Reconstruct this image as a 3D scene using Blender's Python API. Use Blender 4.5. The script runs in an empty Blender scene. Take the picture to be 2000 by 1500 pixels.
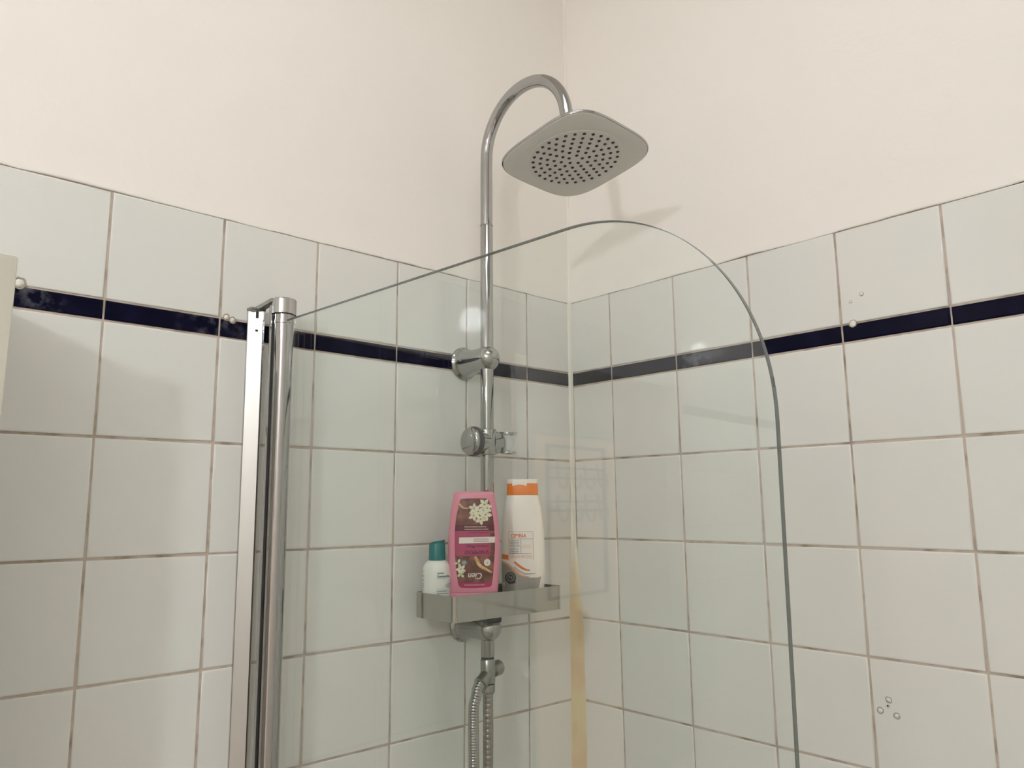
import bpy, bmesh, math, random
from mathutils import Vector, Matrix
from mathutils.geometry import delaunay_2d_cdt

C = bpy.context.scene.collection
Z0 = 1.85                      # height of the lower edge of the blue tile line above the floor
PI = math.pi

# ------------------------------------------------------------------ camera
F = 1510.72198
CX, CY, CZ = -1.14971, -1.07571, -0.23842 + Z0
YAW, PITCH, ROLL = 0.83644, 0.14626, -0.00659
cam_d = bpy.data.cameras.new('camera')
cam = bpy.data.objects.new('camera', cam_d)
C.objects.link(cam)
fw = Vector((math.cos(YAW)*math.cos(PITCH), math.sin(YAW)*math.cos(PITCH), math.sin(PITCH)))
rt = Vector((math.sin(YAW), -math.cos(YAW), 0))
up = rt.cross(fw)
r2 = rt*math.cos(ROLL) + up*math.sin(ROLL)
u2 = -rt*math.sin(ROLL) + up*math.cos(ROLL)
M = Matrix((r2, u2, -fw)).transposed().to_4x4()
M.translation = (CX, CY, CZ)
cam.matrix_world = M
cam_d.sensor_width = 36
cam_d.lens = F/2000*36
cam_d.shift_x = 10.99/2000
cam_d.shift_y = 13.86/2000
cam_d.clip_start = 0.01
bpy.context.scene.camera = cam
bpy.context.scene.cycles.diffuse_bounces = 8
bpy.context.scene.cycles.sample_clamp_indirect = 40

# ------------------------------------------------------------------ world, view, lamp values
w = bpy.data.worlds.new('world')
bpy.context.scene.world = w
w.use_nodes = True
w.node_tree.nodes['Background'].inputs[0].default_value = (1, .97, .92, 1)
w.node_tree.nodes['Background'].inputs[1].default_value = 0.0
vs = bpy.context.scene.view_settings
vs.view_transform = 'Standard'
vs.look = 'None'
vs.exposure = -0.09
vs.gamma = 1
vs.use_curve_mapping = False
LAMP = (-2.52, -1.33, 0.585 + Z0)
LAMP_R = 0.056
LAMP_E = 306.0
LAMP_C = (1.0, 1.045, 1.125)
FILL_E = 2.4                   # glow strength of the added fill panel under the ceiling

# ------------------------------------------------------------------ materials
def mat(name, col, rough=.5, metal=0., spec=.5, coat=0., bump=None, var=None, emit=None):
    m = bpy.data.materials.new(name)
    m.use_nodes = True
    nt = m.node_tree
    b = nt.nodes['Principled BSDF']
    b.inputs['Base Color'].default_value = (*col, 1)
    b.inputs['Roughness'].default_value = rough
    b.inputs['Metallic'].default_value = metal
    b.inputs['Specular IOR Level'].default_value = spec
    b.inputs['Coat Weight'].default_value = coat
    if emit:
        b.inputs['Emission Color'].default_value = (*emit[0], 1)
        b.inputs['Emission Strength'].default_value = emit[1]
    tc = nt.nodes.new('ShaderNodeTexCoord')
    if var:      # (colour 2, scale, low, high)
        n = nt.nodes.new('ShaderNodeTexNoise'); n.inputs['Scale'].default_value = var[1]
        n.inputs['Detail'].default_value = 4
        geo = nt.nodes.new('ShaderNodeNewGeometry')
        nt.links.new(geo.outputs['Position'], n.inputs['Vector'])
        mr = nt.nodes.new('ShaderNodeMapRange')
        mr.inputs[1].default_value = var[2]; mr.inputs[2].default_value = var[3]
        nt.links.new(n.outputs['Fac'], mr.inputs[0])
        mx = nt.nodes.new('ShaderNodeMix'); mx.data_type = 'RGBA'
        mx.inputs['A'].default_value = (*col, 1); mx.inputs['B'].default_value = (*var[0], 1)
        nt.links.new(mr.outputs[0], mx.inputs['Factor'])
        nt.links.new(mx.outputs['Result'], b.inputs['Base Color'])
    if bump:     # (scale, strength, distance)
        n = nt.nodes.new('ShaderNodeTexNoise'); n.inputs['Scale'].default_value = bump[0]
        n.inputs['Detail'].default_value = 3
        geo = nt.nodes.new('ShaderNodeNewGeometry')
        nt.links.new(geo.outputs['Position'], n.inputs['Vector'])
        bp = nt.nodes.new('ShaderNodeBump')
        bp.inputs['Strength'].default_value = bump[1]; bp.inputs['Distance'].default_value = bump[2]
        nt.links.new(n.outputs['Fac'], bp.inputs['Height'])
        nt.links.new(bp.outputs['Normal'], b.inputs['Normal'])
    return m

m_plaster = mat('plaster', (.875, .835, .78), .75, spec=.25, bump=(60, .25, .002), var=((.865, .838, .785), 2.2, .35, .65))
m_tile = mat('white_glaze', (.728, .74, .70), .03, spec=.5, bump=(7, .13, .0012), var=((.745, .737, .698), 3.0, .4, .6))
m_blue = mat('blue_glaze', (.0015, .0015, .014), .09, spec=.10, bump=(12, .4, .001), var=((.006, .006, .028), 30, .5, .75))
m_grout = mat('grout', (.56, .48, .41), .9, spec=.15, bump=(300, .4, .001), var=((.28, .22, .17), 26, .48, .72))
m_chrome = mat('chrome', (.43, .43, .425), .055, metal=1)
m_steel = mat('polished_steel', (.45, .44, .41), .07, metal=1, bump=(14, .25, .001))
m_dull = mat('satin_metal', (.36, .36, .34), .28, metal=1)
m_black = mat('black_rubber', (.025, .025, .026), .45)
m_rim = mat('dark_grey_rubber', (.06, .06, .062), .4)
m_face = mat('grey_plastic_face', (.66, .65, .61), .38, spec=.4)
m_face2 = mat('grey_plastic_spray_face', (.645, .635, .60), .42, spec=.35, bump=(900, .25, .0005))
m_clear = mat('frosted_plastic', (.55, .56, .53), .25, spec=.6)
m_caulkw = mat('white_filler', (.78, .76, .70), .5)
m_fillg = mat('hole_edge', (.38, .33, .26), .8, bump=(500, .6, .001))
m_hole = mat('drill_hole_dark', (.02, .018, .015), .9)
m_whitep = mat('white_lacquer', (.74, .73, .68), .35)
m_wood = mat('pinkish_door_paint', (.84, .50, .38), .5, var=((.80, .47, .36), 3, .4, .6))
m_rack = mat('grey_green_wire', (.03, .06, .06), .5)
m_floor = mat('floor_tile', (.50, .46, .41), .3, bump=(20, .2, .002), var=((.46, .42, .38), 4, .4, .6))
m_pink = mat('pink_plastic', (.74, .27, .36), .33, spec=.45)
m_wbot = mat('white_plastic', (.86, .80, .73), .32, spec=.45)
m_wbot2 = mat('milky_white_plastic', (.76, .76, .70), .35, spec=.45)
m_orange = mat('orange_plastic', (.83, .20, .004), .4)
m_teal = mat('teal_plastic', (.0, .155, .155), .35)

def flat(name, col, rough=.45):
    return mat(name, col, rough, spec=.35)
k_brown = mat('print_brown', (.11, .028, .02), .4, var=((.28, .10, .07), 75, .45, .7))
k_maroon = flat('print_maroon', (.12, .010, .03))
k_mag = flat('print_rose', (.40, .055, .13))
k_mag2 = flat('print_magenta', (.42, .02, .11))
k_white = flat('print_white', (.75, .70, .63))
k_petal = mat('print_petal', (.72, .68, .52), .45, var=((.50, .46, .30), 160, .5, .7))
k_gold = mat('print_gold', (.52, .28, .10), .45, var=((.72, .48, .25), 200, .45, .6))
k_yel = flat('print_stamen', (.38, .26, .06))
k_purple = flat('print_purple', (.06, .006, .035))
k_grey = flat('print_grey', (.34, .32, .28))
k_dgrey = flat('print_dark_grey', (.12, .12, .11))
k_black = flat('print_black', (.03, .026, .024))
k_orange = flat('print_orange', (.72, .17, .015))
k_orange2 = flat('print_pale_orange', (.78, .36, .20))
k_tealp = flat('print_teal', (.02, .17, .17))
k_pale = flat('print_pale_blue', (.45, .56, .60))
k_slate = flat('print_slate', (.08, .11, .12))

# mirror
m_mirror = mat('mirror', (.80, .815, .755), .015, metal=1)

def glass_mat(name, tint, base, body=None):
    m = bpy.data.materials.new(name); m.use_nodes = True
    nt = m.node_tree; nt.nodes.clear()
    out = nt.nodes.new('ShaderNodeOutputMaterial')
    tr = nt.nodes.new('ShaderNodeBsdfTransparent'); tr.inputs[0].default_value = (*tint, 1)
    gl = nt.nodes.new('ShaderNodeBsdfGlossy'); gl.inputs['Roughness'].default_value = .0
    gl.inputs['Color'].default_value = (1, 1, 1, 1)
    lw = nt.nodes.new('ShaderNodeLayerWeight'); lw.inputs[0].default_value = .5
    p = nt.nodes.new('ShaderNodeMath'); p.operation = 'POWER'; p.inputs[1].default_value = 5
    nt.links.new(lw.outputs['Facing'], p.inputs[0])
    ma = nt.nodes.new('ShaderNodeMath'); ma.operation = 'MULTIPLY_ADD'
    ma.inputs[1].default_value = 1-base; ma.inputs[2].default_value = base
    nt.links.new(p.outputs[0], ma.inputs[0])
    mx = nt.nodes.new('ShaderNodeMixShader')
    nt.links.new(ma.outputs[0], mx.inputs[0])
    nt.links.new(tr.outputs[0], mx.inputs[1]); nt.links.new(gl.outputs[0], mx.inputs[2])
    last = mx
    if body:
        df = nt.nodes.new('ShaderNodeBsdfPrincipled')
        df.inputs['Base Color'].default_value = (*body[0], 1); df.inputs['Roughness'].default_value = .2
        m2 = nt.nodes.new('ShaderNodeMixShader'); m2.inputs[0].default_value = body[1]
        nt.links.new(mx.outputs[0], m2.inputs[1]); nt.links.new(df.outputs[0], m2.inputs[2])
        last = m2
    nt.links.new(last.outputs[0], out.inputs[0])
    return m
m_glass = glass_mat('clear_glass', (.955, .976, .966), .034)
m_gedge = glass_mat('glass_edge', (.40, .44, .42), .06, ((.10, .12, .115), .72))

# caulk: white silicone, yellowed in its lower half
m_caulk = mat('silicone', (.78, .76, .69), .35, spec=.4)
nt = m_caulk.node_tree
geo = nt.nodes.new('ShaderNodeNewGeometry'); sx = nt.nodes.new('ShaderNodeSeparateXYZ')
nt.links.new(geo.outputs['Position'], sx.inputs[0])
nz = nt.nodes.new('ShaderNodeTexNoise'); nz.inputs['Scale'].default_value = 22
nt.links.new(geo.outputs['Position'], nz.inputs['Vector'])
ad = nt.nodes.new('ShaderNodeMath'); ad.operation = 'MULTIPLY_ADD'; ad.inputs[1].default_value = .16
nt.links.new(nz.outputs['Fac'], ad.inputs[0]); nt.links.new(sx.outputs[2], ad.inputs[2])
mr = nt.nodes.new('ShaderNodeMapRange')
mr.inputs[1].default_value = Z0-.245; mr.inputs[2].default_value = Z0-.33
mr.inputs[3].default_value = 0; mr.inputs[4].default_value = 1
nt.links.new(ad.outputs[0], mr.inputs[0])
nz2 = nt.nodes.new('ShaderNodeTexNoise'); nz2.inputs['Scale'].default_value = 14
nt.links.new(geo.outputs['Position'], nz2.inputs['Vector'])
cr = nt.nodes.new('ShaderNodeMapRange'); cr.inputs[1].default_value = .45; cr.inputs[2].default_value = .68
nt.links.new(nz2.outputs['Fac'], cr.inputs[0])
y2 = nt.nodes.new('ShaderNodeMix'); y2.data_type = 'RGBA'
y2.inputs['A'].default_value = (.70, .61, .38, 1); y2.inputs['B'].default_value = (.66, .49, .32, 1)
nt.links.new(cr.outputs[0], y2.inputs['Factor'])
y1 = nt.nodes.new('ShaderNodeMix'); y1.data_type = 'RGBA'
y1.inputs['A'].default_value = (.78, .755, .67, 1)
nt.links.new(y2.outputs['Result'], y1.inputs['B']); nt.links.new(mr.outputs[0], y1.inputs['Factor'])
nt.links.new(y1.outputs['Result'], nt.nodes['Principled BSDF'].inputs['Base Color'])

# blue strip: dried soap smears on the glaze (own shape, stays put)
def smear(m, centre, rad, amount, col=(.20, .21, .24)):
    nt = m.node_tree; b = nt.nodes['Principled BSDF']
    src = b.inputs['Base Color'].links[0].from_socket
    g = nt.nodes.new('ShaderNodeNewGeometry')
    d = nt.nodes.new('ShaderNodeVectorMath'); d.operation = 'DISTANCE'; d.inputs[1].default_value = centre
    nt.links.new(g.outputs['Position'], d.inputs[0])
    a = nt.nodes.new('ShaderNodeMapRange'); a.inputs[1].default_value = rad; a.inputs[2].default_value = rad*.4
    nt.links.new(d.outputs['Value'], a.inputs[0])
    n = nt.nodes.new('ShaderNodeTexNoise'); n.inputs['Scale'].default_value = 55; n.inputs['Detail'].default_value = 5
    nt.links.new(g.outputs['Position'], n.inputs['Vector'])
    c = nt.nodes.new('ShaderNodeMapRange'); c.inputs[1].default_value = .48; c.inputs[2].default_value = .66; c.inputs[4].default_value = amount
    nt.links.new(n.outputs['Fac'], c.inputs[0])
    mu = nt.nodes.new('ShaderNodeMath'); mu.operation = 'MULTIPLY'
    nt.links.new(a.outputs[0], mu.inputs[0]); nt.links.new(c.outputs[0], mu.inputs[1])
    x = nt.nodes.new('ShaderNodeMix'); x.data_type = 'RGBA'; x.inputs['B'].default_value = (*col, 1)
    nt.links.new(src, x.inputs['A']); nt.links.new(mu.outputs[0], x.inputs['Factor'])
    nt.links.new(x.outputs['Result'], b.inputs['Base Color'])
smear(m_blue, (-.735, 0, Z0+.014), .06, .35)
smear(m_blue, (-.955, 0, Z0+.024), .035, .5)
smear(m_blue, (0, -.30, Z0+.014), .05, .45)

# ------------------------------------------------------------------ helpers
def link(name, me, parent=None, loc=None):
    o = bpy.data.objects.new(name, me); C.objects.link(o)
    if loc: o.location = loc
    if parent:
        o.parent = parent
        if loc: o.location = Vector(loc)-parent.matrix_world.translation if parent.parent is None and parent.rotation_euler[:] == (0, 0, 0) else loc
    return o

def tag(o, label=None, cat=None, group=None, kind=None):
    if label: o['label'] = label
    if cat: o['category'] = cat
    if group: o['group'] = group
    if kind: o['kind'] = kind
    return o

def finish(bm, name, material, parent=None, smooth=True, origin=None, auto=None, normals=True):
    """world-space bmesh -> object with its origin at `origin` (or its centre), child of parent"""
    if normals: bmesh.ops.recalc_face_normals(bm, faces=bm.faces)
    if origin is None:
        lo = Vector([min(v.co[i] for v in bm.verts) for i in range(3)])
        hi = Vector([max(v.co[i] for v in bm.verts) for i in range(3)])
        origin = (lo+hi)/2
    origin = Vector(origin)
    for v in bm.verts: v.co -= origin
    me = bpy.data.meshes.new(name)
    for f in bm.faces: f.smooth = smooth
    if auto is not None:
        for e in bm.edges:
            if len(e.link_faces) == 2 and e.calc_face_angle(0) > auto: e.smooth = False
    bm.to_mesh(me); bm.free()
    ms = material if isinstance(material, (list, tuple)) else [material]
    for m in ms: me.materials.append(m)
    o = bpy.data.objects.new(name, me); C.objects.link(o)
    if parent is not None:
        o.parent = parent
        o.location = origin - wloc(parent)
    else:
        o.location = origin
    return o

def wloc(o):
    p = Vector((0, 0, 0))
    while o is not None:
        p += Vector(o.location); o = o.parent
    return p

def empty(name, loc):
    o = bpy.data.objects.new(name, None); C.objects.link(o); o.location = loc
    o.empty_display_size = .05
    return o

def box(bm, lo, hi, bev=0, seg=2):
    x0, y0, z0 = lo; x1, y1, z1 = hi
    vs = [bm.verts.new(p) for p in ((x0,y0,z0),(x1,y0,z0),(x1,y1,z0),(x0,y1,z0),(x0,y0,z1),(x1,y0,z1),(x1,y1,z1),(x0,y1,z1))]
    fs = [bm.faces.new([vs[i] for i in q]) for q in ((3,2,1,0),(4,5,6,7),(0,1,5,4),(1,2,6,5),(2,3,7,6),(3,0,4,7))]
    if bev:
        es = list({e for f in fs for e in f.edges})
        bmesh.ops.bevel(bm, geom=es, offset=bev, segments=seg, profile=.5, affect='EDGES')

def frame_of(d):
    d = Vector(d).normalized()
    a = Vector((0, 0, 1)) if abs(d.z) < .9 else Vector((1, 0, 0))
    x = d.cross(a).normalized(); y = d.cross(x).normalized()
    return x, y

def lathe(bm, p0, axis, prof, n=40, sx=1., sy=1., xdir=None):
    """prof: list of (distance along axis, radius)"""
    p0 = Vector(p0); axis = Vector(axis).normalized()
    if xdir: x = Vector(xdir).normalized(); y = axis.cross(x).normalized()
    else: x, y = frame_of(axis)
    rings = []
    for t, r in prof:
        if r < 1e-7: rings.append([bm.verts.new(p0+axis*t)])
        else: rings.append([bm.verts.new(p0+axis*t+(x*math.cos(2*PI*k/n)*sx+y*math.sin(2*PI*k/n)*sy)*r) for k in range(n)])
    for a, b in zip(rings, rings[1:]):
        for k in range(n):
            k2 = (k+1) % n
            if len(a) == 1 and len(b) == 1: continue
            if len(a) == 1: bm.faces.new((a[0], b[k], b[k2]))
            elif len(b) == 1: bm.faces.new((a[k], a[k2], b[0]))
            else: bm.faces.new((a[k], a[k2], b[k2], b[k]))
    for r in (rings[0], rings[-1]):
        if len(r) > 1: bm.faces.new(r)

def tube(bm, pts, rad, n=24, caps=True):
    """rad: number or list"""
    pts = [Vector(p) for p in pts]
    t0 = (pts[1]-pts[0]).normalized()
    x, y = frame_of(t0)
    rings = []
    for i, p in enumerate(pts):
        a = pts[max(i-1, 0)]; b = pts[min(i+1, len(pts)-1)]
        t = (b-a).normalized()
        x = (x - t*x.dot(t)).normalized(); y = t.cross(x)
        r = rad[i] if isinstance(rad, (list, tuple)) else rad
        rings.append([bm.verts.new(p+(x*math.cos(2*PI*k/n)+y*math.sin(2*PI*k/n))*r) for k in range(n)])
    for a, b in zip(rings, rings[1:]):
        for k in range(n): bm.faces.new((a[k], a[(k+1) % n], b[(k+1) % n], b[k]))
    if caps: bm.faces.new(rings[0]); bm.faces.new(rings[-1])

def catmull(P, n=12):
    P = [Vector(p) for p in P]; out = []
    Q = [P[0]*2-P[1]]+P+[P[-1]*2-P[-2]]
    for i in range(1, len(Q)-2):
        a, b, c, d = Q[i-1:i+3]
        for k in range(n):
            t = k/n
            out.append(.5*((2*b)+(c-a)*t+(2*a-5*b+4*c-d)*t*t+(3*b-a-3*c+d)*t**3))
    out.append(P[-1]); return out

# ------------------------------------------------------------------ room shell
XB, YB, ZC = -4.6, -1.9, Z0+1.02        # far end wall, wall behind the camera, ceiling
def slab(name, lo, hi, m):
    bm = bmesh.new(); box(bm, lo, hi)
    return tag(finish(bm, name, m, smooth=False), kind='structure')
GR = .0016                              # depth of the grout below the tile faces
slab('floor', (XB, YB, -.1), (0, 0, 0), m_floor)
slab('ceiling', (XB, YB, ZC), (0, 0, ZC+.1), m_plaster)
wall_left = slab('wall_left', (XB, GR, 0), (.1, .12, ZC), m_grout)
wall_right = slab('wall_right', (GR, YB-.1, 0), (.12, GR, ZC), m_grout)
wall_end = slab('wall_end', (XB-.12, YB-.1, 0), (XB, .12, ZC), m_plaster)
wall_back = slab('wall_back', (XB, YB-.12, 0), (.12, YB, ZC), m_plaster)

random.seed(7)
# tile grid measured on the walls (m): joint positions from the corner, joint heights above Z0
LC = [.1229, .275, .4271, .5791, .7299, .8818, 1.0338, 1.1858]
RC = [.1083, .2603, .4125, .5641, .7159, .8679, 1.0199, 1.1719]
HT, HA, HB = .1755, .0279, 0.
ROWS = [-.1513, -.3037, -.4562, -.6095, -.762, -.914]
J = .0034
def map_left(u, z, d):  # u = distance from the corner
    x = -u + .0045*z
    return Vector((x, -d, z - .0023*(-u) + Z0))
def map_right(u, z, d):
    y = -u + .0094*z
    return Vector((-d, y, z - .001*(-u) + Z0))

def tile(mapf, u0, u1, z0, z1, m, parent, name, jit=1.):
    bm = bmesh.new()
    t0, t1 = random.uniform(-.0003, .0003)*jit, random.uniform(-.0003, .0003)*jit
    dd = random.uniform(-.00015, .00015)
    du, dz = random.uniform(-.0003, .0003), random.uniform(-.0003, .0003)
    u0 += du; u1 += du; z0 += dz; z1 += dz
    um, zm = (u0+u1)/2, (z0+z1)/2
    rings = []
    for ins, dep in ((0, -.0022), (0, -.0011), (.0004, -.0005), (.0012, -.00012), (.0026, 0)):
        r = []
        for (u, z) in ((u0+ins, z0+ins), (u1-ins, z0+ins), (u1-ins, z1-ins), (u0+ins, z1-ins)):
            r.append(bm.verts.new(mapf(u, z, dep+dd+t0*(u-um)/(u1-u0)*2+t1*(z-zm)/(z1-z0)*2)))
        rings.append(r)
    for a, b in zip(rings, rings[1:]):
        for k in range(4): bm.faces.new((a[k], a[(k+1) % 4], b[(k+1) % 4], b[k]))
    cap = bm.faces.new(rings[-1])
    n_ = mapf(0, 0, 1)-mapf(0, 0, 0)
    bm.normal_update()
    if cap.normal.dot(n_) < 0: bmesh.ops.reverse_faces(bm, faces=bm.faces)
    o = finish(bm, name, m, parent, smooth=True, normals=False)
    for p in o.data.polygons:
        if len(o.data.polygons)-1 == p.index: p.use_smooth = False
    return o

def tile_wall(mapf, cols, parent, gap0, sgn):
    edges = [gap0] + cols
    for i in range(len(edges)-1):
        a = edges[i] + (J/2 if i else 0); b = edges[i+1]-J/2
        tile(mapf, a, b, HA+J*.45, HT-.0005, m_tile, parent, 'tile')
        o = tile(mapf, a-.0004 if i else a, b+.0004, HB+.0015, HA-.0012, m_blue, parent, 'border_tile', .5)
        o['label'] = 'narrow dark blue glossy border tile'
        z1 = HB-.0015
        for r in ROWS:
            tile(mapf, a, b, r+J/2, z1, m_tile, parent, 'tile')
            z1 = r-J/2
tile_wall(map_left, LC, wall_left, .006, 1)
tile_wall(map_right, RC, wall_right, .006, 1)

# remaining tiling outside the photographed area, one joined part per wall
def rest_tiles(mapf, u_start, u_end, cols_seen, parent):
    bm = bmesh.new()
    def one(u0, u1, z0, z1):
        r = []
        for ins, dep in ((0, -.0022), (0, -.0009), (.0012, 0)):
            r.append([bm.verts.new(mapf(u, z, dep)) for (u, z) in ((u0+ins, z0+ins), (u1-ins, z0+ins), (u1-ins, z1-ins), (u0+ins, z1-ins))])
        for a, b in zip(r, r[1:]):
            for k in range(4): bm.faces.new((a[k], a[(k+1) % 4], b[(k+1) % 4], b[k]))
        f = bm.faces.new(r[-1]); return f
    fs = []
    u = u_start
    cols = [(.006 if i == 0 else cols_seen[i-1]+J/2, cols_seen[i]-J/2) for i in range(len(cols_seen))]
    new = []
    while u < u_end-.02:
        b = min(u+.152, u_end); new.append((u+J/2, b-J/2)); u += .152
    zs = [ROWS[-1]-.152*k for k in range(8)]
    for (a, b) in cols:
        for k in range(5):
            z1 = ROWS[-1]-.1524*k-J/2; one(a, b, max(z1-.149, -Z0+.002), z1)
    for (a, b) in new:
        one(a, b, HA+J*.45, HT)
        z1 = HB-.0015
        for k in range(12):
            zz = -.1524*(k+1); one(a, b, max(zz+J/2, -Z0+.002), z1); z1 = zz-J/2
            if z1 < -Z0+.02: break
    bmesh.ops.recalc_face_normals(bm, faces=bm.faces)
    o = finish(bm, 'far_tiling', m_tile, parent, smooth=False, normals=False)
    tag(o, kind='stuff')
    bm = bmesh.new()
    for (a, b) in new:
        z0, z1 = HB+.0015, HA-.0012
        r = []
        for ins, dep in ((0, -.0022), (0, -.0009), (.0012, 0)):
            r.append([bm.verts.new(mapf(u, z, dep)) for (u, z) in ((a+ins, z0+ins), (b-ins, z0+ins), (b-ins, z1-ins), (a+ins, z1-ins))])
        for p, q in zip(r, r[1:]):
            for k in range(4): bm.faces.new((p[k], p[(k+1) % 4], q[(k+1) % 4], q[k]))
        bm.faces.new(r[-1])
    if new:
        o = finish(bm, 'far_border_tiling', m_blue, parent, smooth=False); tag(o, kind='stuff')
rest_tiles(map_left, LC[-1], 4.55, LC, wall_left)
rest_tiles(map_right, RC[-1], 1.88, RC, wall_right)

# plaster above the tiles: a skin a hair proud of the tiles with an uneven painted lower edge
def plaster(mapf, length, parent, seed):
    rnd = random.Random(seed)
    bm = bmesh.new()
    N = int(length/.006); top = ZC-Z0
    rows = []
    w1 = [rnd.uniform(-1, 1) for _ in range(N//3+3)]
    w2 = [rnd.uniform(-1, 1) for _ in range(N//14+3)]
    def sm(wl, t):
        i = int(t); f = t-i; f = f*f*(3-2*f); return wl[i]*(1-f)+wl[i+1]*f
    for i in range(N+1):
        u = length*i/N
        e = HT + .0005 + .0006*sm(w1, i/3) + .0009*sm(w2, i/14)
        thick = .0012+.0005*sm(w2, i/14)
        col = [mapf(u, e, -GR-.001), mapf(u, e-.0006, thick*.4), mapf(u, e+.0004, thick), mapf(u, e+.003, thick*1.1), mapf(u, e+.009, .0006), mapf(u, e+.03, .0004)]
        t_ = mapf(u, top, .0004); t_.z = ZC-.001
        col.append(t_)
        rows.append([bm.verts.new(p) for p in col])
    for a, b in zip(rows, rows[1:]):
        for k in range(len(a)-1): bm.faces.new((a[k], b[k], b[k+1], a[k+1]))
    o = finish(bm, 'plaster', m_plaster, parent, smooth=True)
    o['label'] = 'cream white painted plaster above the tiles'
plaster(map_left, 4.58, wall_left, 3)
plaster(map_right, 1.89, wall_right, 4)

# silicone bead in the corner
bm = bmesh.new()
rows = []
zz = ZC-.01
rnd = random.Random(5)
levels = [0 + Z0*.3 + i*.02 for i in range(int((Z0+HT-Z0*.3)/.02)+1)] + [Z0+HT+.001]
for z in levels:
    h = z-Z0
    wl = .0075 + max(0, min(1, (-h-.27)/.18))*.009 + rnd.uniform(-.0007, .0007)
    wr = .0065 + max(0, min(1, (-h-.30)/.18))*.017 + rnd.uniform(-.0007, .0007)
    off = .0094*h
    pts = [(-wl, .0004), (-wl*.93, -.0006), (-wl*.55, -.0022), (-.004, -.004), (-.0022, -wr*.55), (-.0006, -wr*.93), (.0004, -wr)]
    rows.append([bm.verts.new((a, b, z)) for a, b in pts] + [bm.verts.new((.0012, .0012, z))])
for a, b in zip(rows, rows[1:]):
    n = len(a)
    for k in range(n): bm.faces.new((a[k], a[(k+1) % n], b[(k+1) % n], b[k]))
bm.faces.new(rows[0]); bm.faces.new(rows[-1])
o = finish(bm, 'trim_1', m_caulk, smooth=True)
tag(o, kind='structure')
o['label'] = 'silicone bead in the tiled corner, white above and yellowed below'
# soft painted bead continuing up the plaster corner
bm = bmesh.new()
rows = []
for i in range(24):
    z = Z0+HT+.001+(ZC-Z0-HT-.002)*i/23
    rows.append([bm.verts.new(p) for p in ((-.005, -.0002, z), (-.0026, -.0010, z), (-.0010, -.0026, z), (-.0002, -.005, z), (.0005, .0005, z))])
for a, b in zip(rows, rows[1:]):
    for k in range(5): bm.faces.new((a[k], a[(k+1) % 5], b[(k+1) % 5], b[k]))
o = finish(bm, 'trim_2', m_plaster); tag(o, kind='structure')

# ------------------------------------------------------------------ ceiling-hung lamp (seen in reflections only)
lamp = empty('pendant_lamp', LAMP)
tag(lamp, 'frosted globe lamp hanging from the ceiling beside the mirror cabinet', 'lamp')
bm = bmesh.new()
lathe(bm, Vector(LAMP)-Vector((0, 0, LAMP_R)), (0, 0, 1), [(LAMP_R*(1-math.cos(PI*i/24)), LAMP_R*math.sin(PI*i/24)) for i in range(25)], 32)
m_glow = mat('glowing_globe', (.9, .88, .8), .4, emit=(LAMP_C, LAMP_E))
finish(bm, 'globe', m_glow, lamp)
bm = bmesh.new(); lathe(bm, Vector(LAMP)+Vector((0, 0, LAMP_R-.002)), (0, 0, 1), [(0, .03), (.004, .032), (.05, .03), (.06, .012), (.07, .006)], 24)
finish(bm, 'socket', m_whitep, lamp)
bm = bmesh.new(); tube(bm, [Vector(LAMP)+Vector((0, 0, LAMP_R+.06)), (LAMP[0], LAMP[1], ZC-.01)], .004, 8)
finish(bm, 'cord', m_whitep, lamp)
bm = bmesh.new(); lathe(bm, (LAMP[0], LAMP[1], ZC), (0, 0, -1), [(0, .05), (.012, .048), (.025, .02), (.026, 0)], 24)
finish(bm, 'ceiling_rose', m_whitep, lamp)

# added fill light: unseen glowing panel under the ceiling, brightens the corner
pl = empty('fill_panel', (-.80, -.80, ZC-.03))
tag(pl, 'added flat white fill light panel on the ceiling, out of view', 'lamp')
bm = bmesh.new(); box(bm, (-1.12, -1.12, ZC-.03), (-.48, -.48, ZC-.001), .004)
finish(bm, 'fill_panel_back', m_whitep, pl, smooth=False)
bm = bmesh.new(); box(bm, (-1.10, -1.10, ZC-.033), (-.50, -.50, ZC-.029))
finish(bm, 'fill_panel_glow', mat('glowing_panel', (.9, .9, .88), .5, emit=(LAMP_C, FILL_E)), pl, smooth=False)

# ------------------------------------------------------------------ shower column
BX, BY = -.2835, -.066
SH = empty('shower_column', (BX, 0, Z0-.46))
tag(SH, 'chrome shower column with arched arm fixed to the left tiled wall', 'shower')
# riser (lower pipe) and arched upper pipe
bm = bmesh.new()
lathe(bm, (BX, BY, Z0-.486), (0, 0, 1), [(0, .0108), (.001, .0114), (.742, .0114), (.743, .0108), (.7435, .009)], 48)
finish(bm, 'riser_pipe', m_chrome, SH, auto=.6)
arc = [(BX, BY, Z0+.2575), (BX, BY, Z0+.30), (BX, BY, Z0+.345)]
yc, zc, R = -.1665, .384, .1
path = [(BX, BY, Z0+.2575), (BX, BY, Z0+.285), (BX, BY, Z0+.31), (BX, BY, Z0+.335), (BX, BY, Z0+.36)]
for i in range(0, 41):
    a = PI*(1-i/40)
    path.append((BX, yc+R*-math.cos(a)*1.0 if False else yc - R*math.cos(PI - a)*-1 if False else yc + R*math.cos(PI*i/40), Z0+zc+R*math.sin(PI*i/40)))
path += [(BX, -.2675, Z0+.366), (BX, -.2705, Z0+.352), (BX, -.274, Z0+.342)]
bm = bmesh.new(); tube(bm, path, .0108, 40)
finish(bm, 'arched_pipe', m_chrome, SH, auto=.8)
bm = bmesh.new(); lathe(bm, (BX, BY, Z0+.2562), (0, 0, 1), [(0, .0116), (.0004, .0119), (.0016, .0119), (.002, .0116)], 40)
finish(bm, 'pipe_joint', m_dull, SH)

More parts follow.
